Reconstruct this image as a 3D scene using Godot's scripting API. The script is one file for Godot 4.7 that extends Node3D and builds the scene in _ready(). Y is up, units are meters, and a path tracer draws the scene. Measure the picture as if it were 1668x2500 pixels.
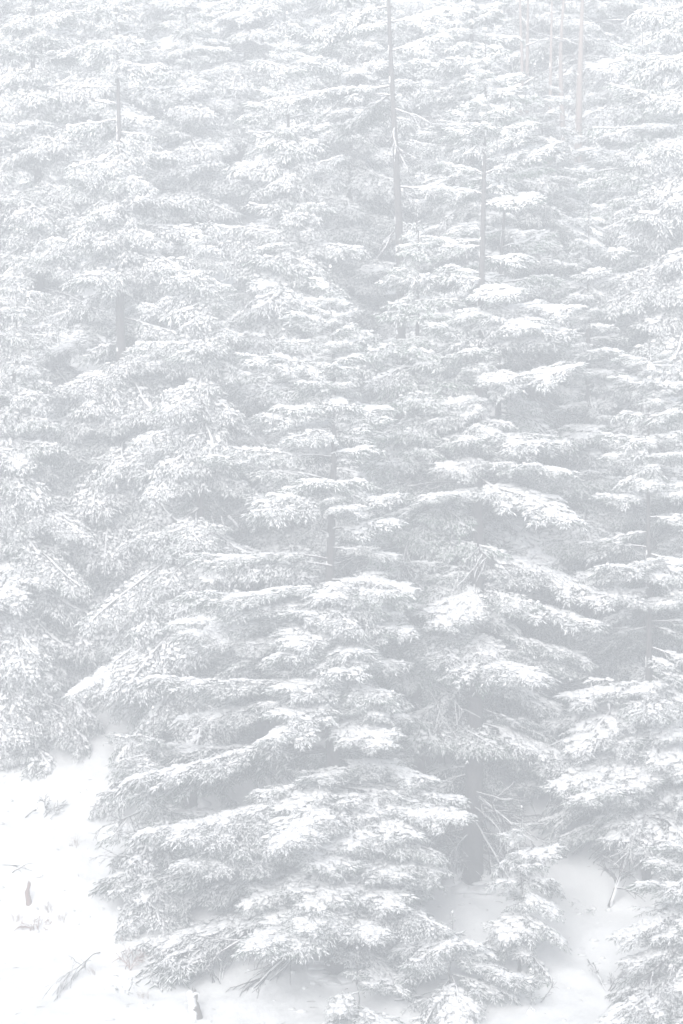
extends Node3D

const SNOW := Color(0.91, 0.913, 0.918)      # linear base colours
const WOOD := Color(0.075, 0.066, 0.066)
var rng := RandomNumberGenerator.new()
var bumps := FastNoiseLite.new()
var fine := FastNoiseLite.new()
var snow_mat: StandardMaterial3D
var needle_mat: StandardMaterial3D
var wood_mat: StandardMaterial3D
var bark_mat: StandardMaterial3D
var birch_mat: StandardMaterial3D
var ground_mat: StandardMaterial3D
var boughs := {}                              # style -> size class -> variants [bough mesh, snow mesh]
var bare_boughs := []
var leaders := []
const SIZES := [3.2, 2.3, 1.6, 1.05, 0.6]


# ---------------------------------------------------------------- mesh helpers
class Buf:
	var v := PackedVector3Array()
	var n := PackedVector3Array()
	var c := PackedColorArray()
	var i := PackedInt32Array()

	func add(p: Vector3, nn: Vector3, col: Color) -> int:
		v.append(p); n.append(nn); c.append(col)
		return v.size() - 1

	func tri(a: int, b: int, d: int) -> void:      # front faces run clockwise
		if (v[b] - v[a]).cross(v[d] - v[a]).dot(n[a] + n[b] + n[d]) > 0.0:
			i.append(a); i.append(d); i.append(b)
		else:
			i.append(a); i.append(b); i.append(d)

	# needle brush of one shoot: thin closed spindle
	func spindle(p0: Vector3, p1: Vector3, r: float, col: Color, at := 0.35, flat := 1.0, lift := 0.0) -> void:
		var d := (p1 - p0).normalized()
		var s := d.cross(Vector3.UP)
		if s.length() < 0.05: s = Vector3.RIGHT
		s = s.normalized()
		var u := s.cross(d).normalized()
		var m := p0.lerp(p1, at) + Vector3(0, lift, 0)
		var a := add(p0, -d, col)
		var e := add(p1, d, col)
		var k := [s, u * flat, -s, -u * flat]
		var b := v.size()
		for q in k: add(m + q * r, q.normalized(), col)
		for q in 4:
			var w := (q + 1) % 4
			tri(a, b + q, b + w)
			tri(e, b + w, b + q)

	func tube(pts: Array, rad: Array, sides: int, col: Color, flat := 1.0) -> void:
		var b := v.size()
		var last := Vector3.RIGHT
		for q in pts.size():
			var d: Vector3 = (pts[mini(q + 1, pts.size() - 1)] - pts[maxi(q - 1, 0)]).normalized()
			var s := d.cross(Vector3.UP)
			if s.length() < 0.05: s = d.cross(last)
			s = s.normalized()
			if d.y > 0.9 or d.y < -0.9: s = (Vector3.RIGHT - d * d.x).normalized()
			var u := s.cross(d).normalized()
			for t in sides:
				var a := TAU * t / sides
				var o := s * cos(a) + u * sin(a) * flat
				add(pts[q] + o * rad[q], o.normalized(), col)
		for q in pts.size() - 1:
			for t in sides:
				var a0 := b + q * sides + t
				var a1 := b + q * sides + (t + 1) % sides
				tri(a0, a1, a0 + sides)
				tri(a1, a1 + sides, a0 + sides)
		var p0 := add(pts[0], (pts[0] - pts[1]).normalized(), col)
		var p1 := add(pts[-1], (pts[-1] - pts[-2]).normalized(), col)
		var top := b + (pts.size() - 1) * sides
		for t in sides:
			tri(p0, b + (t + 1) % sides, b + t)
			tri(p1, top + t, top + (t + 1) % sides)

	# lump of snow
	func lump(ce: Vector3, r: Vector3, x: Vector3, z: Vector3, col: Color, rg: RandomNumberGenerator, seg := 6) -> void:
		var b := v.size()
		var y := Vector3.UP
		add(ce + y * r.y, y, col)
		for ring in [[0.55, 0.84], [-0.12, 1.0]]:
			for t in seg:
				var a := TAU * (t + rg.randf() * 0.5) / seg
				var k := rg.randf_range(0.75, 1.2)
				var o: Vector3 = (x * cos(a) * r.x + z * sin(a) * r.z) * ring[1] * k + y * ring[0] * r.y
				add(ce + o, (x * cos(a) / r.x + z * sin(a) / r.z + y * ring[0] / r.y).normalized(), col)
		add(ce - y * r.y * 0.45, -y, col)
		for t in seg:
			var w := (t + 1) % seg
			tri(b, b + 1 + w, b + 1 + t)
			tri(b + 1 + t, b + 1 + w, b + 1 + seg + t)
			tri(b + 1 + w, b + 1 + seg + w, b + 1 + seg + t)
			tri(b + 1 + 2 * seg, b + 1 + seg + t, b + 1 + seg + w)

	func into(m: ArrayMesh, mat: Material) -> ArrayMesh:
		if i.is_empty(): return m
		var a := []
		a.resize(Mesh.ARRAY_MAX)
		a[Mesh.ARRAY_VERTEX] = v; a[Mesh.ARRAY_NORMAL] = n; a[Mesh.ARRAY_COLOR] = c; a[Mesh.ARRAY_INDEX] = i
		m.add_surface_from_arrays(Mesh.PRIMITIVE_TRIANGLES, a)
		m.surface_set_material(m.get_surface_count() - 1, mat)
		return m


func R(a: float, b: float) -> float: return rng.randf_range(a, b)


func put(called: String, m: Mesh, parent: Node, xf := Transform3D.IDENTITY) -> MeshInstance3D:
	var o := MeshInstance3D.new()
	o.name = called
	o.mesh = m
	o.transform = xf
	parent.add_child(o, true)
	return o


var used := {}
func numbered(called: String) -> String:
	used[called] = used.get(called, -1) + 1
	return called if used[called] == 0 else "%s_%03d" % [called, used[called]]


func tag(o: Node, label: String, category: String, group := "") -> Node:
	o.set_meta("label", label)
	o.set_meta("category", category)
	if group: o.set_meta("group", group)
	return o


func thing(called: String, label: String, category: String, at: Vector3, group := "") -> Node3D:
	var o := Node3D.new()
	o.name = numbered(called)
	add_child(o)
	o.position = at
	tag(o, label, category, group)
	return o


# ---------------------------------------------------------------- boughs
# A bough grows along +X: a woody axis, side branches, twigs off those, needled shoots off the twigs, and snow lying on all of it.
func make_bough(L: float, drooping: float, laden: float, tint := 1.0) -> Array:
	var wood := Buf.new()
	var ndl := Buf.new()
	var snow := Buf.new()
	var green := R(0.85, 1.2) * tint
	var wob := R(-0.10, 0.10)
	var wob2 := R(-0.04, 0.04)
	var ph := R(0, TAU)
	var axis := func(t: float) -> Vector3:
		return Vector3(L * t, L * (0.06 * t - 0.26 * drooping * t * t + 0.10 * drooping * pow(t, 4.0) + 0.012 * sin(t * 9.0 + ph)), L * (wob * sin(t * 3.0) + wob2 * sin(t * 8.0 + ph)))
	var pts := []; var rad := []; var sp := []; var sr := []
	for k in 11:
		var t := k / 10.0
		pts.append(axis.call(t)); rad.append(lerpf(0.010 + L * 0.006, 0.004, t))
		sp.append(axis.call(t) + Vector3(0, 0.008 + L * 0.004, R(-0.01, 0.01)))
		sr.append((0.010 + laden * 0.014 * R(0.4, 1.5)) * (0.6 if t < 0.2 else 1.0))
	wood.tube(pts, rad, 5, WOOD)
	snow.tube(sp, sr, 5, SNOW, 0.8)
	var t := 0.12
	var side := 1.0
	while t < 0.97:
		var prof := clampf((t - 0.02) / 0.30, 0.0, 1.0) * (1.0 - 0.75 * maxf(0.0, t - 0.35) / 0.65)
		var l := minf(1.0, L * 0.40) * prof * R(0.45, 1.25) + 0.06
		var fw: Vector3 = (axis.call(minf(1.0, t + 0.05)) - axis.call(t - 0.05)).normalized()
		var ang := deg_to_rad(R(30, 68))
		var d := (fw * cos(ang) + Vector3(0, R(-0.22, 0.20), side) * sin(ang)).normalized()
		branch(wood, ndl, snow, axis.call(t), d, l, drooping, laden * R(0.75, 1.2), green * R(0.9, 1.1), t < 0.17)
		side = -side if R(0, 1) < 0.85 else side
		t += 0.10 * R(0.3, 0.9) / L
	branch(wood, ndl, snow, axis.call(0.9), (axis.call(1.0) - axis.call(0.9)).normalized(), 0.12 + L * 0.10, drooping, laden, green, false)
	var m := ArrayMesh.new()
	wood.into(m, wood_mat)
	ndl.into(m, needle_mat)
	return [m, snow.into(ArrayMesh.new(), snow_mat)]


func branch(wood: Buf, ndl: Buf, snow: Buf, p0: Vector3, d: Vector3, l: float, drooping: float, laden: float, green: float, inner: bool) -> void:
	if l < 0.16:
		branchlet(wood, ndl, snow, p0, d, l, drooping, laden, green, inner)
		return
	var fall := R(0.05, 0.40) * drooping
	var q := d.cross(Vector3.UP).normalized()
	var bend := R(-0.25, 0.25)
	var at := func(s: float) -> Vector3:
		return p0 + d * l * s + Vector3(0, -fall * l * s * s + 0.015 * sin(s * 11.0 + fall * 40.0), 0) + q * bend * l * s * s
	var pts := []; var rad := []
	for k in 5:
		pts.append(at.call(k / 4.0)); rad.append(lerpf(0.008, 0.003, k / 4.0))
	wood.tube(pts, rad, 3, WOOD)
	var s := 0.10
	var side := 1.0 if R(0, 1) < 0.5 else -1.0
	while s < 0.95:
		var prof := (0.35 + 0.65 * minf(1.0, s / 0.35)) * (1.0 - 0.55 * s)
		var tl := minf(0.30, l * 0.5) * prof * R(0.5, 1.3) + 0.03
		var dir := (d + q * bend * s + Vector3(0, -fall * s, 0)).normalized()
		if not inner or R(0, 1) < 0.4:
			branchlet(wood, ndl, snow, at.call(s), (dir * R(0.5, 0.9) + q * side * R(0.5, 0.9) + Vector3(0, R(-0.30, 0.12) - R(0.0, 1.1) * maxf(0.0, drooping - 0.65), 0)).normalized(), tl, drooping, laden, green, inner)
		side = -side
		s += R(0.035, 0.075) / l
	if not inner:                                              # snow bridging the twigs into a pad
		var x := (d - Vector3(0, d.y, 0)).normalized()
		for k in int(l / 0.065 * laden * laden * (1.0 if drooping < 0.75 else 0.45)):
			if R(0, 1) < 0.25: continue
			var big := R(0.035, 0.075) * (1.0 if drooping < 0.75 else 0.75)
			snow.lump(at.call(R(0.10, 0.9)) + Vector3(0, 0.016, 0) + q * R(-0.08, 0.08), Vector3(big * R(1.0, 1.9), R(0.02, 0.042), big), x, Vector3.UP.cross(x), SNOW, rng, 7)
	branchlet(wood, ndl, snow, at.call(0.92), (d + Vector3(0, -fall, 0) + q * bend).normalized(), 0.08 + 0.12 * l, drooping, laden, green, inner)


func branchlet(wood: Buf, ndl: Buf, snow: Buf, p0: Vector3, d: Vector3, l: float, drooping: float, laden: float, green: float, inner: bool) -> void:
	var fall := R(0.1, 0.5) * drooping
	var q := d.cross(Vector3.UP).normalized()
	var at := func(s: float) -> Vector3:
		return p0 + d * l * s + Vector3(0, -fall * l * s * s, 0)
	var s := 0.08
	var side := 1.0
	while s < 0.95:
		var dir := (d + Vector3(0, -fall * s, 0)).normalized()
		if not inner or R(0, 1) < 0.6:
			shoot(ndl, snow, at.call(s), (dir * 0.8 + q * side * R(0.3, 0.85) + Vector3(0, -R(-0.1, 0.45) - 0.35 * drooping * R(0.0, 1.0), 0)).normalized(), R(0.075, 0.17), laden, green)
			if R(0, 1) < 0.20 + 0.16 * drooping:
				shoot(ndl, snow, at.call(s), (dir * R(0.2, 0.9) + q * R(-0.5, 0.5) + Vector3(0, -R(0.5, 1.2), 0)).normalized(), R(0.08, 0.20), laden * 0.9, green)
		side = -side
		s += R(0.028, 0.054) / l
	shoot(ndl, snow, at.call(0.9), (d + Vector3(0, -fall * 1.3, 0)).normalized(), R(0.09, 0.18), laden, green)
	if inner and R(0, 1) < 0.5: return
	var x := (d - Vector3(0, d.y, 0)).normalized()
	var z := Vector3.UP.cross(x)
	var n := maxi(1, int(l / 0.13 + R(0, 1)))
	for k in n:
		if R(0, 1) > laden * (0.5 if drooping < 0.75 else 0.42): continue
		var big := R(0.011, 0.024) * (0.65 + 0.5 * laden) * (1.0 if drooping < 0.75 else 0.8)
		snow.lump(at.call((k + R(0.2, 0.9)) / n * 0.95) + Vector3(0, big * 0.4, 0) + q * R(-0.015, 0.015), Vector3(big * R(1.8, 3.4), big * R(0.6, 0.9), big * R(0.7, 0.95)), x, z, SNOW, rng, 5)


func shoot(ndl: Buf, snow: Buf, p: Vector3, d: Vector3, l: float, laden: float, green: float) -> void:
	var k := R(0.7, 1.3)
	var col := Color(0.054 * k, 0.084 * k * green, 0.055 * k)
	if R(0, 1) < 0.08: col = Color(0.08, 0.07, 0.056)
	var r := R(0.0068, 0.011)
	var e := p + d * l
	ndl.spindle(p, e, r, col, R(0.3, 0.6))
	if R(0, 1) < 0.62 + 0.36 * laden:
		var f := R(0.65, 1.02)
		var up := Vector3(0, r * 0.95, 0) + Vector3(d.x, 0, d.z) * r * 0.8 * absf(d.y)      # on a hanging shoot it clings to the outer face
		snow.spindle(p + up, p.lerp(e, f) + up * 0.8, r * R(0.95, 1.8), SNOW, R(0.25, 0.6), 0.75, r * 0.1)


# a dead, needle-less bough with a thin line of snow
func make_bare(L: float) -> Array:
	var wood := Buf.new()
	var snow := Buf.new()
	twig(wood, snow, Vector3.ZERO, Vector3(1, R(-0.1, 0.1), 0).normalized(), L, 0.021, 0)
	return [wood.into(ArrayMesh.new(), wood_mat), snow.into(ArrayMesh.new(), snow_mat)]


func twig(wood: Buf, snow: Buf, p: Vector3, d: Vector3, l: float, r: float, level: int) -> void:
	var pts := []; var rad := []; var sp := []; var sr := []
	var bow := Vector3(R(-0.2, 0.2), R(-0.45, 0.15), R(-0.3, 0.3))
	var n := 6 if level < 2 else 4
	for k in n:
		var s := k / float(n - 1)
		var a := p + d * l * s + bow * l * s * s + Vector3(R(-1, 1), R(-1, 1), R(-1, 1)) * l * 0.018
		pts.append(a); rad.append(lerpf(r, maxf(0.0055, r * 0.4), s))
		sr.append(rad[-1] * R(0.5, 1.2) + 0.002); sp.append(a + Vector3(0, rad[-1] * 0.9 + 0.001, 0))
	wood.tube(pts, rad, 4 if level < 2 else 3, WOOD)
	if level < 2 and R(0, 1) < 0.5: snow.tube(sp, sr, 4, SNOW)
	if level >= 2 or l < 0.2: return
	for k in int(R(7, 12) * (1.0 if level == 0 else 0.7)):
		var s := R(0.25, 0.98)
		var idx := s * (n - 1)
		var a: Vector3 = pts[int(idx)].lerp(pts[mini(int(idx) + 1, n - 1)], idx - int(idx))
		var dd := (d + bow * s + Vector3(R(-0.5, 0.5), R(-0.75, 0.45), R(-1, 1))).normalized()
		twig(wood, snow, a, dd, l * R(0.25, 0.5), r * 0.5, level + 1)


# the upright tip of a tree
func make_leader() -> Array:
	var wood := Buf.new(); var ndl := Buf.new(); var snow := Buf.new()
	wood.tube([Vector3.ZERO, Vector3(0.01, 0.35, 0), Vector3(0, 0.7, 0.01)], [0.014, 0.009, 0.004], 5, WOOD)
	for k in 26:
		var y := R(0.0, 0.66)
		var a := R(0, TAU)
		var d := Vector3(cos(a), R(0.25, 1.0), sin(a)).normalized()
		shoot(ndl, snow, Vector3(0, y, 0), d, R(0.07, 0.17) * (1.1 - y), 0.9, 1.0)
	for k in 6:
		var a := k * TAU / 6 + R(-0.3, 0.3)
		branchlet(wood, ndl, snow, Vector3(0, R(0.0, 0.2), 0), Vector3(cos(a), 0.5, sin(a)).normalized(), R(0.16, 0.3), 0.6, 0.8, 1.0, false)
	snow.lump(Vector3(0, 0.70, 0), Vector3(0.03, 0.05, 0.03), Vector3.RIGHT, Vector3.BACK, SNOW, rng)
	var m := ArrayMesh.new()
	wood.into(m, wood_mat); ndl.into(m, needle_mat)
	return [m, snow.into(ArrayMesh.new(), snow_mat)]


# ---------------------------------------------------------------- trees
func ground_at(x: float, z: float) -> float:
	var y := 1.1
	if z < 0:
		var d := minf(-z, 58.0)
		y += 0.6 * d - (0.0188 * (d - 42.0) * (d - 42.0) if d > 42.0 else 0.0)      # levels out on a ridge
	elif z < 12: y -= 0.45 * z - 0.01 * z * z
	else:
		var k := clampf((z - 12.0) / 108.0, 0.0, 1.3)
		y += -3.96 - 2.5 * sin(minf(k, 1.0) * PI) + 23.5 * k * k
	y += 0.22 * bumps.get_noise_2d(x, z) * minf(1.0, 3.0) + 0.085 * fine.get_noise_2d(x, z)
	return y


func trunk_mesh(h: float, r0: float, lean: Vector2, birch := false) -> Array:
	var b := Buf.new(); var s := Buf.new()
	var sides := 12
	var rings := maxi(8, int(h / 0.5))
	var pts := []; var rad := []
	var wx := R(-0.09, 0.09); var wz := R(-0.09, 0.09); var ph := R(0, 6)
	for k in rings + 1:
		var t := k / float(rings)
		var y := -0.5 + (h + 0.5) * t
		pts.append(trunk_at(maxf(t, 0.0), h, lean) * Vector3(1, 0, 1) + Vector3(wx * sin(t * 9 + ph), y, wz * sin(t * 7 + ph)))
		rad.append(maxf(0.008, r0 * (1.0 - 0.93 * t) * (1.0 + 0.35 * exp(-maxf(y, 0.0) * 2.2)) * R(0.96, 1.04)))
	b.tube(pts, rad, sides, Color.WHITE)
	# snow stuck to the weather side of the bark
	for k in int(h * 1.6):
		var t := R(0.02, 0.95)
		var j := t * rings
		var p: Vector3 = pts[int(j)].lerp(pts[int(j) + 1], j - int(j))
		var r: float = lerpf(rad[int(j)], rad[int(j) + 1], j - int(j))
		var a := PI + R(-0.9, 0.9)            # from the left
		var o := Vector3(cos(a), 0, -sin(a) * 0.6)
		s.lump(p + o.normalized() * r * 0.92, Vector3(0.5 * r + 0.006, R(0.03, 0.16), 0.015), Vector3.UP.cross(o.normalized()), o.normalized(), SNOW, rng, 5)
	return [b.into(ArrayMesh.new(), birch_mat if birch else bark_mat), s.into(ArrayMesh.new(), snow_mat)]


func trunk_at(t: float, h: float, lean: Vector2) -> Vector3:
	return Vector3(lean.x * t, h * t, lean.y * t)


# name, label, x, z, apex height (world), lowest living bough (world), crown radius, options
func tree(called: String, label: String, category: String, x: float, z: float, apex: float, low: float, radius: float, o := {}) -> Node3D:
	rng.seed = hash(label)
	var g := ground_at(x, z)
	var root := thing(called, label, category, Vector3(x, g - 0.03, z), o.get("group", ""))
	low = maxf(low, g + 0.7)
	var h := apex - g
	var lean := Vector2(o.get("lean", 0.0), R(-0.15, 0.15))
	var r0: float = o.get("r", 0.05 + h * 0.010)
	var tk := trunk_mesh(h - 0.5, r0, lean)
	var trunk := put("trunk", tk[0], root)
	put("snow_patches", tk[1], trunk).set_meta("kind", "stuff")
	var mound := Buf.new()                          # snow banked against the foot of the stem
	for k in 12:
		var a := k * TAU / 12.0
		var w := r0 * R(1.5, 2.4)
		mound.lump(Vector3(cos(a) * w, ground_at(x + cos(a) * w, z + sin(a) * w) - g, sin(a) * w), Vector3(r0 * R(1.0, 1.7), R(0.05, 0.16), r0 * R(1.0, 1.7)), Vector3.RIGHT, Vector3.BACK, SNOW, rng, 7)
	put("snow_mound", mound.into(ArrayMesh.new(), snow_mat), trunk).set_meta("kind", "stuff")
	var whorl: float = o.get("gap", 0.44)
	var droop_low: float = o.get("droop", 24.0)
	var style: String = o.get("style", "laden")
	var most: float = o.get("most", 1e9)        # highest point worth growing boughs to (above the picture nothing is seen)
	var y := low
	var turn := R(0, TAU)
	var far: bool = o.get("far", false)
	while y < apex - 0.55 and y < most:
		var f := clampf((y - low) / (apex - low), 0.0, 1.0)
		var rr: float = radius * pow(1.0 - f, o.get("shape", 0.8)) + 0.22
		var n := int(round(lerpf(o.get("n", 5.0), 4.0, f)))
		for k in n:
			turn += TAU / n + R(-0.35, 0.35)
			var len: float = rr * (R(0.6, 1.15) if R(0, 1) < 0.88 else o.get("long", R(1.1, 1.3)))
			len *= 1.0 + 0.45 * bumps.get_noise_3d(x * 9.0 + cos(turn) * 3.0, y * 2.6, z * 9.0 + sin(turn) * 3.0)
			if sin(turn) > 0.25 and R(0, 1) < 0.6: continue      # the uphill side, short of light, is thin
			if o.has("wide"): len *= 1.0 + o.wide * cos(turn)     # fuller to one side
			if sin(turn) < -0.7: len *= o.get("front", 0.92)
			if len < 0.25: continue
			if R(0, 1) < o.get("thin", 0.06): continue
			var open_ := false                                  # places where the stem can be seen
			for w in o.get("bare", []): open_ = open_ or (y > w[0] - 0.1 and y < w[1] + 0.55 and sin(turn) < -0.22)
			if open_: continue
			var el := deg_to_rad(lerpf(-droop_low, 20.0, pow(f, 1.2)) + R(-1, 1) * o.get("jit", 15.0))
			bough(root, style, len, trunk_at((y + R(-0.26, 0.26) - g) / (h - 0.5), h - 0.5, lean), turn, el, far)
		for k in 3:                                    # short inner boughs between the whorls
			var a := R(PI * 0.95, TAU * 1.02)
			var hid := false
			for w in o.get("bare", []): hid = hid or (y > w[0] - 0.2 and y < w[1] + 0.45)
			if hid or R(0, 1) < 0.2: continue
			bough(root, style, maxf(0.35, rr * R(0.25, 0.62)), trunk_at((y + R(0.0, 0.4) - g) / (h - 0.5), h - 0.5, lean), a, deg_to_rad(R(-32, 14)), far)
		turn += 0.9
		y += whorl * R(0.8, 1.2) * (1.0 - 0.45 * f)
	if apex < most + 1.0:
		var ld = leaders[rng.randi() % leaders.size()]
		var tip := put("leader", ld[0], root, Transform3D(Basis(Vector3.UP, R(0, 6)).scaled(Vector3.ONE * R(0.8, 1.1)), trunk_at(1.0, h - 0.5, lean) - Vector3(0, 0.08, 0)))
		put("snow", ld[1], tip)
	# dead lower boughs
	var dead: int = o.get("dead", 0)
	for k in dead:
		var yy := R(g + 0.8, low + 1.2) if k % 3 else R(low, lerpf(low, minf(apex, most), 0.5))
		var bb = bare_boughs[rng.randi() % bare_boughs.size()]
		var sc: float = R(0.6, 1.25) * o.get("deadlong", 1.0)
		var q := put("bare_bough", bb[0], root, Transform3D(Basis(Vector3.UP, R(0, TAU)) * Basis(Vector3.BACK, R(-0.5, 0.2)) * Basis(Vector3.RIGHT, R(0, TAU) * 0.1) * Basis.from_scale(Vector3.ONE * sc), trunk_at((yy - g) / (h - 0.5), h - 0.5, lean)))
		put("snow", bb[1], q)
	return root


func bough(root: Node3D, style: String, len: float, at: Vector3, turn: float, el: float, far := false) -> void:
	var c := 0
	for k in SIZES.size():
		if absf(log(SIZES[k] / len)) < absf(log(SIZES[c] / len)): c = k
	if R(0, 1) < 0.22: style = ["laden", "dusted", "drooping", "green"][rng.randi() % (4 if style == "green" else 3)]
	var set_: Array = boughs[style][c]
	var b = set_[rng.randi() % set_.size()]
	var bas := Basis(Vector3.UP, turn) * Basis(Vector3.BACK, el) * Basis(Vector3.RIGHT, R(-0.18, 0.18)) * Basis.from_scale(Vector3.ONE * len / SIZES[c])
	var o := put("bough", b[0], root, Transform3D(bas, at))
	put("snow", b[1], o)


func _ready() -> void:
	var cam := Camera3D.new()
	cam.name = "camera"
	add_child(cam)
	cam.fov = 9.945
	cam.far = 400.0
	cam.look_at_from_position(Vector3(0, 22, 120), Vector3(0, 10.5, 0))
	cam.current = true
	var env := Environment.new()
	env.background_mode = Environment.BG_SKY
	var sky := ProceduralSkyMaterial.new()
	sky.sky_top_color = Color(0.88, 0.925, 0.985)
	sky.sky_horizon_color = Color(0.90, 0.935, 0.98)
	sky.ground_horizon_color = Color(0.90, 0.91, 0.94)
	sky.ground_bottom_color = Color(0.88, 0.89, 0.92)
	sky.sky_energy_multiplier = 0.6
	sky.ground_energy_multiplier = 0.6
	env.sky = Sky.new()
	env.sky.sky_material = sky
	env.tonemap_mode = Environment.TONE_MAPPER_LINEAR
	env.tonemap_exposure = 2.95
	env.fog_enabled = true
	env.fog_density = 0.0094
	env.fog_light_color = Color(0.970, 0.984, 1.0)
	env.sdfgi_enabled = true
	env.ssao_enabled = true
	env.ssil_enabled = true
	var we := WorldEnvironment.new()
	we.name = "world_environment"
	we.environment = env
	add_child(we)
	var sun := DirectionalLight3D.new()
	sun.name = "sun"
	add_child(sun)
	sun.rotation_degrees = Vector3(-20, -14, 0)
	sun.light_energy = 1.2
	sun.light_color = Color(1.0, 0.99, 0.98)
	sun.light_angular_distance = 40.0
	sun.shadow_enabled = true

	rng.seed = 20240117
	bumps.seed = 5; bumps.frequency = 0.22
	fine.seed = 9; fine.frequency = 0.9
	materials()
	for st in [["laden", 0.6, 1.2, 1.0], ["dusted", 0.9, 0.95, 1.0], ["drooping", 1.2, 1.1, 1.0], ["green", 0.85, 0.8, 1.5]]:
		boughs[st[0]] = []
		for L in SIZES:
			var kinds := []
			for k in (2 if L > 3.0 else 3): kinds.append(make_bough(L, st[1] * R(0.85, 1.15), st[2] * R(0.9, 1.1), st[3]))
			boughs[st[0]].append(kinds)
	for k in 5: bare_boughs.append(make_bare(R(1.2, 1.9)))
	for k in 2: leaders.append(make_leader())
	build_ground()
	plant()


func noise_tex(freq: float, seed_: int, a: Color, b: Color, normal := false) -> NoiseTexture2D:
	var t := NoiseTexture2D.new()
	t.width = 512; t.height = 512; t.seamless = true
	var f := FastNoiseLite.new()
	f.seed = seed_; f.frequency = freq; f.fractal_octaves = 4
	t.noise = f
	if normal:
		t.as_normal_map = true; t.bump_strength = 6.0
	else:
		var g := Gradient.new()
		g.set_color(0, a); g.set_color(1, b)
		t.color_ramp = g
	return t


func mat(col: Color, rough := 0.9) -> StandardMaterial3D:
	var m := StandardMaterial3D.new()
	m.albedo_color = col
	m.roughness = rough
	m.metallic_specular = 0.2
	return m


func materials() -> void:
	for k in 3:
		var m := mat(Color.WHITE)
		m.vertex_color_use_as_albedo = true
		if k == 0: snow_mat = m
		elif k == 1: needle_mat = m
		else: wood_mat = m
	bark_mat = mat(Color.WHITE)
	bark_mat.albedo_texture = noise_tex(0.03, 3, Color(0.20, 0.19, 0.19), Color(0.46, 0.44, 0.43))
	bark_mat.normal_enabled = true
	bark_mat.normal_texture = noise_tex(0.05, 4, Color.BLACK, Color.WHITE, true)
	bark_mat.uv1_triplanar = true
	bark_mat.uv1_scale = Vector3(2.5, 0.8, 2.5)
	birch_mat = mat(Color.WHITE)
	birch_mat.albedo_texture = noise_tex(0.03, 8, Color(0.42, 0.38, 0.36), Color(0.68, 0.62, 0.59))
	birch_mat.uv1_triplanar = true
	birch_mat.uv1_scale = Vector3(0.8, 3.0, 0.8)
	ground_mat = mat(SNOW.linear_to_srgb())
	ground_mat.normal_enabled = true
	ground_mat.normal_texture = noise_tex(0.02, 6, Color.BLACK, Color.WHITE, true)
	ground_mat.normal_scale = 0.35
	ground_mat.uv1_triplanar = true
	ground_mat.uv1_world_triplanar = true
	ground_mat.uv1_scale = Vector3.ONE * 0.5


func build_ground() -> void:
	var xs := []; var zs := []
	var x := -70.0
	while x < 70.1:
		xs.append(x); x += 0.15 if absf(x) < 9.0 else (1.0 if absf(x) < 25.0 else 3.0)
	var z := -75.0
	while z < 140.0:
		zs.append(z); z += 0.15 if z > -14.0 and z < 6.0 else (0.8 if z > -40.0 and z < 14.0 else 3.0)
	var b := Buf.new()
	for zz in zs:
		for xx in xs:
			var e := 0.1
			var nn := Vector3(ground_at(xx - e, zz) - ground_at(xx + e, zz), 2 * e, ground_at(xx, zz - e) - ground_at(xx, zz + e)).normalized()
			b.add(Vector3(xx, ground_at(xx, zz), zz), nn, SNOW)
	var w := xs.size()
	for j in zs.size() - 1:
		for k in w - 1:
			var a := j * w + k
			b.tri(a, a + 1, a + w)
			b.tri(a + 1, a + w + 1, a + w)
	var g := put("ground", b.into(ArrayMesh.new(), ground_mat), self)
	g.set_meta("kind", "structure")
	g.set_meta("label", "snow covered hillside under the spruces")


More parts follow.
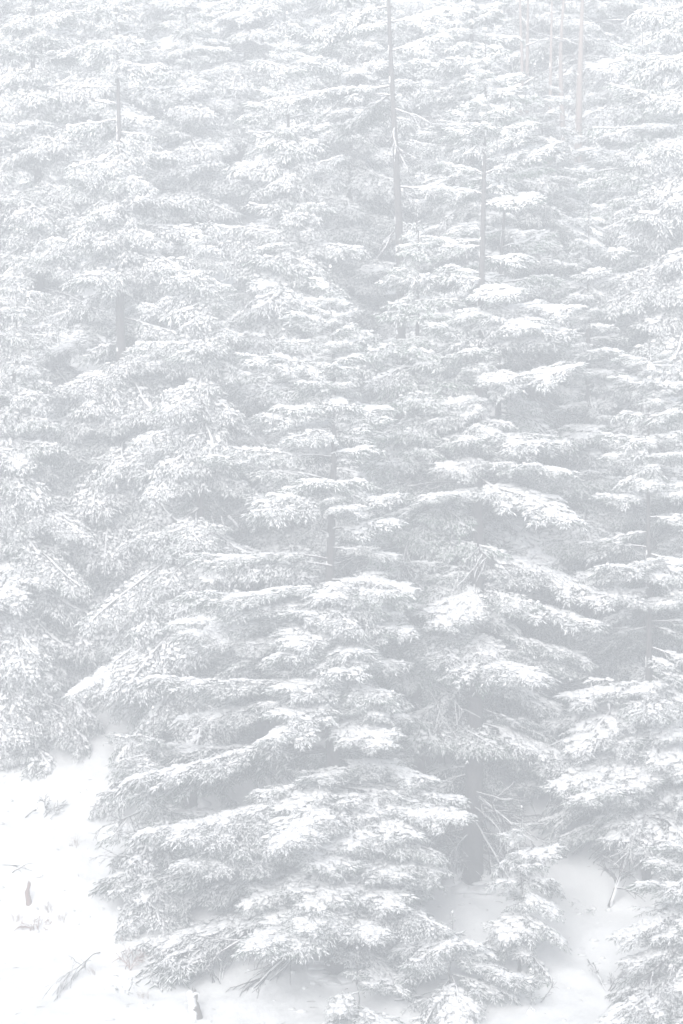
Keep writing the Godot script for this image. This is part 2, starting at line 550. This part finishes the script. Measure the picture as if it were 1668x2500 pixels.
func plant() -> void:
	tree("spruce_tree", "central snow laden spruce with its star shaped tip halfway up the picture", "spruce", -0.14, 0.00, 15.39, 2.06, 3.66, {"style": "laden", "droop": 12, "jit": 10, "n": 6, "gap": 0.32, "dead": 14, "wide": -0.3, "long": 1.05, "r": 0.21, "shape": 0.85, "front": 0.75, "lean": -0.09, "bare": [[11.26, 11.71], [9.06, 10.1], [5.32, 5.86]]})
	tree("spruce_tree", "left spruce with strongly drooping lower boughs sweeping down over the open snow bank", "spruce", -3.26, -4.50, 16.60, 4.88, 2.45, {"style": "drooping", "droop": 42, "wide": -0.25, "dead": 10, "r": 0.14, "lean": 0.44, "bare": [[9.93, 10.49], [4.6, 5.87]]})
	tree("spruce_tree", "tall spruce with pale trunk showing between boughs at upper left", "spruce", -4.61, -8.00, 21.26, 5.27, 2.85, {"style": "drooping", "droop": 25, "dead": 14, "r": 0.2, "lean": -0.3, "bare": [[17.96, 18.81], [13.31, 14.45], [8.82, 9.35]], "n": 6, "gap": 0.46})
	tree("spruce_tree", "spruce at the left edge whose lowest white boughs hang over the bank", "spruce", -7.05, -6.50, 15.29, 5.75, 2.45, {"style": "drooping", "droop": 36, "dead": 8})
	tree("spruce_tree", "very tall spruce with a straight bare grey trunk reaching the top of the frame", "spruce", 1.35, -4.00, 23.64, 16.98, 1.94, {"style": "laden", "droop": 14, "jit": 26, "dead": 10, "r": 0.2, "thin": 0.4, "n": 4, "gap": 0.5, "shape": 0.3, "lean": -0.32, "most": 22.01, "bare": [[20.09, 21.37], [16.16, 19.36]]})
	tree("spruce_tree", "thick trunked spruce right of the central spruce with dark gaps around its stem", "spruce", 2.74, -2.50, 20.21, 3.03, 2.82, {"style": "laden", "droop": 18, "dead": 34, "r": 0.21, "thin": 0.1, "gap": 0.52, "wide": 0.2, "n": 5, "lean": 0.25, "bare": [[15.14, 17.04], [9.39, 10.21], [5.71, 6.82], [4.42, 5.25], [2.94, 3.87]]})
	tree("spruce_tree", "slim spruce close behind the thick trunked spruce with greenish boughs", "spruce", 3.14, -5.50, 19.52, 6.92, 2.52, {"style": "green", "droop": 16, "dead": 34, "r": 0.13, "thin": 0.2, "gap": 0.6, "wide": 0.25, "n": 5, "deadlong": 1.2, "lean": 0.42, "bare": [[15.16, 16.55], [12.73, 13.29], [10.72, 11.71], [7.11, 8.33]]})
	tree("spruce_tree", "right hand spruce with rounded white pads stacked down its bare grey trunk", "spruce", 6.43, -2.50, 13.96, 4.05, 2.41, {"style": "laden", "droop": 22, "dead": 22, "r": 0.12, "gap": 0.44, "thin": 0.05, "n": 6, "bare": [[9.12, 10.4], [7.28, 8.01]]})
	tree("spruce_tree", "tall spruce with long drooping dusted boughs at the upper right edge", "spruce", 7.61, -7.00, 23.68, 9.12, 3.12, {"style": "drooping", "droop": 30, "dead": 10, "most": 22.29})
	tree("young_spruce", "broad young spruce with thick white boughs at the bottom right corner", "spruce", 7.19, 1.50, 4.37, 0.33, 2.03, {"style": "laden", "droop": 24, "gap": 0.3, "dead": 4})
	tree("young_spruce", "thin sapling with sparse white pads in the gap right of centre", "spruce", 3.70, 0.30, 4.46, 1.47, 0.93, {"style": "laden", "droop": 30, "gap": 0.42, "n": 4, "r": 0.035, "thin": 0.2})
	tree("young_spruce", "small snowy sapling at the bottom centre right of the thick trunk base", "spruce", 2.26, 1.20, 2.44, 0.28, 1.33, {"style": "laden", "droop": 20, "gap": 0.28, "n": 5, "r": 0.04})
	tree("young_spruce", "small white sapling cut by the bottom edge below the central spruce", "spruce", 0.32, 2.00, 1.68, 0.06, 1.32, {"style": "laden", "droop": 20, "gap": 0.25, "n": 5, "r": 0.04})
	tree("young_spruce", "tiny snow clad sapling near the bottom edge right of centre", "spruce", 3.86, 1.60, 1.25, -0.01, 0.75, {"style": "laden", "droop": 20, "gap": 0.22, "n": 4, "r": 0.03})
	tree("young_spruce", "fuzzy young spruce in front of the open bank at lower left", "spruce", -3.91, -1.20, 6.16, 2.14, 1.22, {"style": "dusted", "droop": 38, "gap": 0.36, "dead": 8, "wide": -0.3, "thin": 0.15})
	tree("spruce_tree", "dense spruce filling the upper middle between the two bare trunks", "spruce", -1.18, -8.00, 20.50, 6.62, 2.57, {"style": "drooping", "droop": 22, "dead": 6, "n": 6, "gap": 0.46})
	tree("spruce_tree", "spruce with bright pads just right of the central spruce tip", "spruce", 1.57, -3.20, 16.65, 5.81, 2.11, {"style": "green", "droop": 20, "dead": 16, "thin": 0.1})
	tree("spruce_tree", "dusted spruce standing between the left spruce and the central spruce, uphill of both", "spruce", -2.15, -9.00, 15.16, 5.53, 2.21, {"style": "dusted", "droop": 26, "dead": 10, "n": 6, "gap": 0.46})
	tree("spruce_tree", "spruce with level white boughs reaching left at mid right", "spruce", 5.30, -6.00, 16.90, 4.96, 2.44, {"style": "laden", "droop": 16, "dead": 26, "thin": 0.3, "gap": 0.6, "deadlong": 1.3})
	tree("spruce_tree", "tall spruce in the top left corner with soft grey boughs", "spruce", -6.81, -12.00, 23.27, 7.62, 2.94, {"style": "dusted", "droop": 25, "most": 22.01, "n": 6, "gap": 0.46})
	tree("spruce_tree", "bluish spruce in the gap beside the tall pale trunk at upper left", "spruce", -3.58, -16.00, 21.41, 9.73, 2.32, {"style": "dusted", "droop": 30, "n": 6, "gap": 0.46})
	tree("spruce_tree", "spruce at top centre left of the straight bare trunk", "spruce", 0.16, -13.00, 23.76, 8.51, 2.57, {"style": "drooping", "droop": 18, "dead": 6, "most": 22.01, "n": 6, "gap": 0.46})
	tree("spruce_tree", "spruce with full white boughs at top right of centre", "spruce", 2.88, -11.00, 22.78, 8.22, 2.53, {"style": "laden", "droop": 20, "dead": 8, "most": 22.01, "n": 6, "gap": 0.46})
	tree("spruce_tree", "hazy spruce with level boughs below the birch trunks", "spruce", 5.08, -15.00, 17.54, 9.31, 2.31, {"style": "dusted", "droop": 24, "dead": 10, "n": 6, "gap": 0.46})
	tree("spruce_tree", "spruce with shaggy greenish boughs at the right edge", "spruce", 6.68, -11.00, 20.28, 7.73, 2.53, {"style": "green", "droop": 28, "dead": 10, "n": 6, "gap": 0.46})
	tree("spruce_tree", "left one of two slim grey trunks side by side in a hazy gap", "spruce", 4.32, -12.00, 19.39, 14.02, 1.18, {"style": "dusted", "droop": 20, "dead": 14, "r": 0.11, "thin": 0.4, "n": 6, "gap": 0.46})
	tree("spruce_tree", "right one of two slim grey trunks side by side in a hazy gap", "spruce", 4.52, -12.50, 19.57, 14.09, 1.08, {"style": "dusted", "droop": 20, "dead": 14, "r": 0.1, "thin": 0.4, "n": 6, "gap": 0.46})
	tree("spruce_tree", "slender grey trunk right of the central spruce at half height", "spruce", 2.12, -5.00, 13.89, 9.79, 1.12, {"style": "dusted", "dead": 20, "r": 0.09, "thin": 0.3})
	tree("spruce_tree", "second slim trunk beside the base of the very tall spruce", "spruce", 1.56, -4.60, 10.29, 6.46, 1.20, {"style": "dusted", "dead": 34, "r": 0.12, "thin": 0.3})
	tree("spruce_tree", "far hazy spruce at the very top left", "spruce", -5.93, -24.00, 23.38, 12.22, 2.46, {"style": "dusted", "far": true, "most": 22.01, "n": 6, "gap": 0.46})
	tree("spruce_tree", "far hazy spruce at top between the left trunk and the centre", "spruce", -2.40, -24.00, 23.91, 12.22, 2.57, {"style": "dusted", "far": true, "most": 22.01, "n": 6, "gap": 0.46})
	tree("spruce_tree", "far hazy spruce behind the straight bare trunk", "spruce", 1.87, -23.00, 23.37, 11.76, 2.55, {"style": "dusted", "far": true, "most": 22.01, "n": 6, "gap": 0.46})
	tree("spruce_tree", "far pale fir with hanging boughs at the top right corner", "spruce", 7.35, -22.00, 22.84, 11.83, 2.74, {"style": "drooping", "far": true, "most": 22.01, "n": 6, "gap": 0.46})
	tree("spruce_tree", "far spruce low behind the left spruce", "spruce", -4.18, -19.00, 18.22, 10.49, 2.38, {"style": "dusted", "far": true, "n": 6, "gap": 0.46})
	tree("spruce_tree", "far spruce behind the dense upper middle spruce", "spruce", -0.66, -19.00, 18.22, 10.49, 2.48, {"style": "dusted", "far": true, "n": 6, "gap": 0.46})
	tree("spruce_tree", "far spruce in the haze right of the slim trunks", "spruce", 6.12, -18.00, 18.25, 10.06, 2.36, {"style": "dusted", "far": true, "n": 6, "gap": 0.46})
	tree("spruce_tree", "far spruce in the haze at the left edge", "spruce", -8.16, -20.00, 18.71, 10.41, 2.50, {"style": "dusted", "far": true, "n": 6, "gap": 0.46})
	tree("spruce_tree", "hazy spruce in the farthest rows along the top edge", "spruce", 6.05, -25.00, 22.54, 14.74, 2.32, {"style": "dusted", "far": true, "group": "farthest spruces along the top edge", "most": 21.69, "n": 6, "gap": 0.46})
	tree("spruce_tree", "hazy spruce in the farthest rows along the top edge", "spruce", 7.12, -26.00, 22.54, 14.69, 2.33, {"style": "dusted", "far": true, "group": "farthest spruces along the top edge", "most": 21.69, "n": 6, "gap": 0.46})
	tree("spruce_tree", "hazy spruce in the farthest rows along the top edge", "spruce", 5.01, -26.00, 22.54, 14.69, 2.33, {"style": "dusted", "far": true, "group": "farthest spruces along the top edge", "most": 21.69, "n": 6, "gap": 0.46})
	tree("spruce_tree", "hazy spruce in the farthest rows along the top edge", "spruce", 4.55, -27.00, 22.55, 15.29, 2.35, {"style": "dusted", "far": true, "group": "farthest spruces along the top edge", "most": 21.68, "n": 6, "gap": 0.46})
	tree("spruce_tree", "hazy spruce in the farthest rows along the top edge", "spruce", 8.54, -28.00, 22.55, 15.25, 2.36, {"style": "drooping", "far": true, "group": "farthest spruces along the top edge", "most": 21.68, "n": 6, "gap": 0.46})
	tree("spruce_tree", "hazy spruce in the farthest rows along the top edge", "spruce", -0.15, -27.00, 22.55, 15.29, 2.35, {"style": "dusted", "far": true, "group": "farthest spruces along the top edge", "most": 21.68, "n": 6, "gap": 0.46})
	tree("spruce_tree", "hazy spruce in the farthest rows along the top edge", "spruce", -4.23, -28.00, 22.55, 15.25, 2.36, {"style": "drooping", "far": true, "group": "farthest spruces along the top edge", "most": 21.68, "n": 6, "gap": 0.46})
	tree("spruce_tree", "hazy spruce in the farthest rows along the top edge", "spruce", -7.97, -28.00, 22.55, 15.25, 2.36, {"style": "drooping", "far": true, "group": "farthest spruces along the top edge", "most": 21.68, "n": 6, "gap": 0.46})
	tree("spruce_tree", "hazy spruce in the farthest rows along the top edge", "spruce", 1.98, -31.00, 22.56, 17.90, 2.41, {"style": "dusted", "far": true, "group": "farthest spruces along the top edge", "most": 21.68, "n": 6, "gap": 0.46})
	tree("spruce_tree", "hazy spruce in the farthest rows along the top edge", "spruce", 6.65, -30.00, 22.56, 17.93, 2.40, {"style": "drooping", "far": true, "group": "farthest spruces along the top edge", "most": 21.68, "n": 6, "gap": 0.46})
	tree("spruce_tree", "hazy spruce in the farthest rows along the top edge", "spruce", -1.85, -32.00, 22.57, 17.87, 2.43, {"style": "drooping", "far": true, "group": "farthest spruces along the top edge", "most": 21.67, "n": 6, "gap": 0.46})
	tree("spruce_tree", "hazy spruce in the farthest rows along the top edge", "spruce", -6.26, -32.00, 22.57, 17.87, 2.43, {"style": "drooping", "far": true, "group": "farthest spruces along the top edge", "most": 21.67, "n": 6, "gap": 0.46})
	tree("spruce_tree", "hazy spruce in the farthest rows along the top edge", "spruce", 3.60, -33.00, 22.57, 17.84, 2.44, {"style": "dusted", "far": true, "group": "farthest spruces along the top edge", "most": 21.67, "n": 6, "gap": 0.46})
	tree("spruce_tree", "hazy spruce in the farthest rows along the top edge", "spruce", 7.97, -34.00, 22.57, 17.82, 2.46, {"style": "drooping", "far": true, "group": "farthest spruces along the top edge", "most": 21.67, "n": 6, "gap": 0.46})
	tree("spruce_tree", "hazy spruce in the farthest rows along the top edge", "spruce", 5.76, -33.00, 22.57, 17.84, 2.44, {"style": "dusted", "far": true, "group": "farthest spruces along the top edge", "most": 21.67, "n": 6, "gap": 0.46})
	birch("pale birch trunk leaning out of the top edge at right", 5.56, -20.00, 22.32, 0.16, 0.17)
	birch("pinkish birch trunk showing below the leaning pale birch", 5.20, -21.00, 22.32, 0.16, 0.12)
	birch("thin peach birch trunk left of the pale birch", 4.29, -22.00, 22.32, 0.03, 0.1)
	birch("thin peach birch trunk second from the left of the birch group", 4.47, -23.00, 22.32, 0.06, 0.1)
	birch("dim birch trunk lowest in the haze of the birch group", 4.82, -19.00, 22.31, 0.16, 0.1)
	stump("thin splintered brown stump standing alone on the snow bank at lower left", -6.56, -1.76, 0.42, 0.055, 0.02, Color(0.30, 0.22, 0.20), 0.0)
	stump("snow plastered broken stump beneath the left end of the lowest spruce bough", -2.95, 1.65, 0.45, 0.10, -0.16, Color(0.17, 0.15, 0.14), 0.05)
	fallen("curved bare twig lying on the snow bank at lower left", -4.98, -0.30, Vector3(-0.35, 0.05, 0.9), 1.7, 0.012)
	fallen("short dark twig poking from the bank under the left spruce boughs", -6.74, -4.17, Vector3(0.6, 0.6, 0.0), 0.35, 0.016)
	fallen("small grey twig on the bank left of the brown stump", -6.93, -2.58, Vector3(0.7, 0.5, 0.2), 0.5, 0.010)
	fallen("tiny dark twig at the left edge of the bank", -7.15, -2.79, Vector3(1, 0.05, 0.2), 0.35, 0.010)
	fallen("snow coated forked dead branch slanting down in the gap at lower right", 5.62, -1.79, Vector3(0.32, 1.0, 0.1), 1.55, 0.040, true)
	fallen("thin dead branch arching out of the snow right of the forked branch", 6.54, -2.10, Vector3(-0.8, 0.6, 0.1), 1.2, 0.016, true)
	fallen("bare twig sticking up from the snow below the right hand gap", 4.06, 1.22, Vector3(0.6, 0.7, 0.2), 0.55, 0.012)
	fallen("long bare bent limb reaching left under the central spruce", -0.08, 0.14, Vector3(-1.0, -0.18, 0.35), 2.6, 0.040, false, 0.75)
	fallen("second bare limb curving down left of the central trunk", -0.35, 0.14, Vector3(-0.9, -0.1, 0.5), 1.9, 0.032, false, 1.0)
	fallen("bare limb bending down at the right of the central trunk base", 0.14, 0.14, Vector3(0.9, -0.05, 0.5), 1.5, 0.026, false, 0.8)
	fallen("dark half buried stick at the bottom edge near the centre", 1.08, 1.08, Vector3(1.0, 0.12, 0.1), 0.6, 0.03)
	rock("small dark stone showing through snow near the gap centre", 4.65, -2.93, Vector3(0.10, 0.05, 0.1))
	rock("tiny dark stone in the snow below the thick trunk", 3.42, -1.43, Vector3(0.09, 0.035, 0.08))
	shrub("reddish bare shrub beside the brown stump on the bank", -6.43, -1.01, 0.5, 5, Color(0.36, 0.25, 0.22))
	shrub("reddish shrub on the bank below the lowest left bough", -4.35, 0.21, 0.55, 6, Color(0.36, 0.25, 0.22))
	shrub("low bare twigs under the left spruce at the bank top", -6.26, -4.19, 0.5, 5, Color(0.085, 0.075, 0.08))
	shrub("bare grey shrub in the lilac gap at right", 6.34, -7.66, 2.2, 8, Color(0.085, 0.075, 0.08))
	shrub("bare grey shrub behind the thin sapling", 4.13, -3.82, 1.8, 8, Color(0.085, 0.075, 0.08))
	shrub("bare shrub under the right hand spruce", 6.06, -3.45, 1.4, 7, Color(0.085, 0.075, 0.08))
	shrub("bare brush in the gap left of the central spruce", -2.37, -10.63, 2.2, 8, Color(0.085, 0.075, 0.08))
	shrub("tall bare brush behind the thick trunk at right", 4.13, -7.01, 2.4, 8, Color(0.085, 0.075, 0.08))
	shrub("bare brush in the dark gap at the right edge", 7.18, -6.36, 2.2, 8, Color(0.085, 0.075, 0.08))
	shrub("bare brush between the two left spruces", -5.58, -8.19, 2.0, 7, Color(0.085, 0.075, 0.08))
	shrub("bare brush at the left edge behind the boughs", -7.41, -10.08, 2.2, 7, Color(0.085, 0.075, 0.08))
	shrub("thin bare shrub at the foot of the very tall spruce", 1.61, -2.46, 1.3, 6, Color(0.085, 0.075, 0.08))
	shrub("thin bare shrub right of the thick trunk base", 3.53, -2.22, 1.1, 6, Color(0.085, 0.075, 0.08))
	shrub("bare shrub left of the central trunk base", -1.30, -0.30, 0.9, 6, Color(0.085, 0.075, 0.08))
	shrub("bare shrub by the snow plastered stump", -2.54, 0.50, 0.7, 5, Color(0.085, 0.075, 0.08))
	shrub("bare twigs at the bottom right under the young spruce", 5.46, 0.79, 0.6, 5, Color(0.085, 0.075, 0.08))
	shrub("bare brush right of the thick trunk, above the thin sapling", 3.80, -5.33, 2.0, 8, Color(0.085, 0.075, 0.08))
	shrub("dense bare brush between the thick trunk and the right hand spruce", 4.75, -5.71, 2.6, 9, Color(0.085, 0.075, 0.08))
	shrub("bare brush filling the hollow left of the right hand spruce", 5.47, -4.82, 1.8, 8, Color(0.085, 0.075, 0.08))
	shrub("bare brush left of the thick trunk base", 2.10, -4.07, 1.8, 8, Color(0.085, 0.075, 0.08))
	shrub("bare brush above the thick trunk base, uphill of it", 2.60, -6.10, 2.2, 8, Color(0.085, 0.075, 0.08))
	shrub("bare brush beside the two slim grey trunks", 3.90, -12.44, 2.4, 7, Color(0.085, 0.075, 0.08))
	tuft("faint dry grass tuft just right of the brown stump on the bank", -6.13, -1.43, 0.32, "dry grass tufts on the bank")
	tuft("second faint grass tuft right of the brown stump on the bank", -5.84, -1.13, 0.32, "dry grass tufts on the bank")
	tuft("faint grass tuft near the left edge below the brown stump", -6.76, -1.37, 0.27, "dry grass tufts on the bank")
	tuft("faint grass tuft beside the curved bare twig on the bank", -5.15, 0.36, 0.22, "dry grass tufts on the bank")
	tuft("faint grass tuft between the curved twig and the snow plastered stump", -4.05, 1.08, 0.22, "dry grass tufts on the bank")
	tuft("faint grass tuft high on the bank under the left spruce", -5.66, -3.32, 0.32, "dry grass tufts on the bank")
	litter()


func birch(label: String, x: float, z: float, apex: float, lean: float, r: float) -> void:
	rng.seed = hash(label)
	var g := ground_at(x, z)
	var root := thing("birch_tree", label, "birch", Vector3(x, g - 0.03, z))
	var h := apex - g
	var tk := trunk_mesh(h, r, Vector2(lean, 0), true)
	var t := put("trunk", tk[0], root)
	put("snow_patches", tk[1], t).set_meta("kind", "stuff")
	for k in 7:
		var bb = bare_boughs[rng.randi() % bare_boughs.size()]
		var f := R(0.3, 0.95)
		var q := put("bare_bough", bb[0], root, Transform3D(Basis(Vector3.UP, R(0, TAU)) * Basis(Vector3.BACK, R(0.2, 0.9)) * Basis.from_scale(Vector3.ONE * R(0.5, 0.9)), trunk_at(f, h, Vector2(lean, 0))))
		put("snow", bb[1], q)


# a dead branch lying on or leaning out of the snow
func fallen(label: String, x: float, z: float, dir: Vector3, len: float, r: float, white := false, lift := 0.0) -> void:
	rng.seed = hash(label)
	var root := thing("dead_branch", label, "branch", Vector3(x, ground_at(x, z) + lift, z))
	var w := Buf.new(); var s := Buf.new()
	twig(w, s, Vector3.ZERO, dir.normalized(), len, r, 0 if len > 0.8 else 1)
	var st := put("stick", w.into(ArrayMesh.new(), wood_mat), root)
	if white:
		var pts := []; var rad := []
		for k in 7:
			pts.append(w.v[k if k < 6 else 5 * 4] * 0.0 + dir.normalized() * len * k / 7.0 + Vector3(0, r * 0.9, 0)); rad.append(r * R(0.6, 1.1))
		s.tube(pts, rad, 5, SNOW)
	if s.v.size(): put("snow", s.into(ArrayMesh.new(), snow_mat), st).set_meta("kind", "stuff")


func shrub(label: String, x: float, z: float, h: float, stems: int, tint: Color, group := "") -> void:
	rng.seed = hash(label + str(x))
	var root := thing("bare_shrub", label, "shrub", Vector3(x, ground_at(x, z) - 0.03, z), group)
	for k in stems:
		var w := Buf.new(); var s := Buf.new()
		twig(w, s, Vector3(R(-0.12, 0.12), 0, R(-0.12, 0.12)), Vector3(R(-0.9, 0.9), 1.0, R(-0.7, 0.7)).normalized(), h * R(0.6, 1.1), 0.013, 0)
		for q in w.c.size(): w.c[q] = tint
		var st := put("stem", w.into(ArrayMesh.new(), wood_mat), root)
		if s.v.size(): put("snow", s.into(ArrayMesh.new(), snow_mat), st).set_meta("kind", "stuff")


func tuft(label: String, x: float, z: float, h: float, group: String) -> void:
	rng.seed = hash(str(x) + str(z))
	var b := Buf.new()
	for k in 16:
		var a := R(0, TAU); var sp := R(0.1, 0.7)
		var d := Vector3(cos(a) * sp, 1, sin(a) * sp) * h * R(0.5, 1.0)
		var p := Vector3(R(-0.1, 0.1), -0.02, R(-0.1, 0.1))
		b.tube([p, p + d * 0.6, p + d + Vector3(cos(a), -0.4, sin(a)) * h * 0.25], [0.004, 0.003, 0.0015], 3, Color(0.46, 0.38, 0.34))
	var o := put(numbered("dry_grass_tuft"), b.into(ArrayMesh.new(), wood_mat), self, Transform3D(Basis.IDENTITY, Vector3(x, ground_at(x, z), z)))
	tag(o, label, "grass tuft", group)


# broken, splintered stump
func stump(label: String, x: float, z: float, h: float, r: float, lean: float, tint: Color, cap: float) -> void:
	rng.seed = hash(label)
	var root := thing("broken_stump", label, "stump", Vector3(x, ground_at(x, z) - 0.08, z))
	var b := Buf.new(); var s := Buf.new()
	var pts := []; var rad := []
	for k in 9:
		var t := k / 8.0
		pts.append(Vector3(lean * t * h + 0.02 * sin(t * 8.0), (h + 0.08) * t, 0))
		rad.append(r * (1.0 + 0.5 * exp(-t * 5.0)) * R(0.88, 1.1) * (1.0 if t < 0.75 else 0.72))
	b.tube(pts, rad, 9, tint)
	for k in 5:                                    # splinters at the break
		var a := k * TAU / 5.0
		var o := Vector3(cos(a), 0, sin(a)) * r * 0.45
		b.spindle(pts[-1] + o - Vector3(0, 0.08, 0), pts[-1] + o * R(0.6, 1.2) + Vector3(0, R(0.05, 0.22) * minf(1.0, r * 9.0), 0), r * 0.35, tint)
	var body := put("wood", b.into(ArrayMesh.new(), wood_mat), root)
	if cap > 0.0:
		s.lump(pts[-1] + Vector3(0, 0.02, 0), Vector3(r * 1.3, cap, r * 1.3), Vector3.RIGHT, Vector3.BACK, SNOW, rng, 9)
		for k in 46:
			var p: Vector3 = pts[0].lerp(pts[-1], R(0, 1))
			s.lump(p + Vector3(-r * R(0.3, 0.9), 0, R(-0.6, 0.9) * r), Vector3(r * 0.8, R(0.05, 0.14), r * 0.7), Vector3.RIGHT, Vector3.BACK, SNOW, rng, 6)
		put("snow_cap", s.into(ArrayMesh.new(), snow_mat), body)


func rock(label: String, x: float, z: float, size: Vector3, group := "") -> void:
	rng.seed = hash(label)
	var root := thing("snowy_rock", label, "rock", Vector3(x, ground_at(x, z), z), group)
	var b := Buf.new(); var s := Buf.new()
	b.lump(Vector3.ZERO, size, Vector3.RIGHT, Vector3.BACK, Color(0.16, 0.155, 0.16), rng, 10)
	s.lump(Vector3(-0.02, size.y * 0.42, -0.04), Vector3(size.x * 0.95, size.y * 0.75, size.z * 0.95), Vector3.RIGHT, Vector3.BACK, SNOW, rng, 11)
	var body := put("stone", b.into(ArrayMesh.new(), wood_mat), root)
	put("snow_cap", s.into(ArrayMesh.new(), snow_mat), body)


# lumps fallen from the boughs, and bits of twig and bark, lying on the snow
func litter() -> void:
	rng.seed = 77
	var s := Buf.new(); var w := Buf.new()
	for k in 420:
		var x := R(-9.0, 9.0); var z := R(-7.0, 3.0)
		var b := R(0.02, 0.075)
		s.lump(Vector3(x, ground_at(x, z) + b * 0.25, z), Vector3(b * R(0.9, 1.7), b * R(0.5, 0.9), b * R(0.9, 1.5)), Vector3.RIGHT, Vector3.BACK, SNOW, rng, 6)
	for k in 260:
		var x := R(-9.0, 9.0); var z := R(-7.0, 3.0)
		var a := R(0, TAU)
		var l := R(0.04, 0.22)
		var d := Vector3(cos(a), R(-0.05, 0.3), sin(a)) * l
		var p := Vector3(x, ground_at(x, z) + 0.005, z)
		w.tube([p, p + d * 0.5 + Vector3(0, 0.01, R(-0.02, 0.02)), p + d], [R(0.004, 0.009), 0.005, 0.002], 4, Color(0.13, 0.11, 0.10))
	var o := put("fallen_snow", s.into(ArrayMesh.new(), snow_mat), self)
	o.set_meta("kind", "stuff"); o.set_meta("label", "small lumps of snow fallen from the boughs onto the ground"); o.set_meta("category", "snow")
	o = put("twig_litter", w.into(ArrayMesh.new(), wood_mat), self)
	o.set_meta("kind", "stuff"); o.set_meta("label", "scattered bits of dead twig lying on the snow"); o.set_meta("category", "litter")
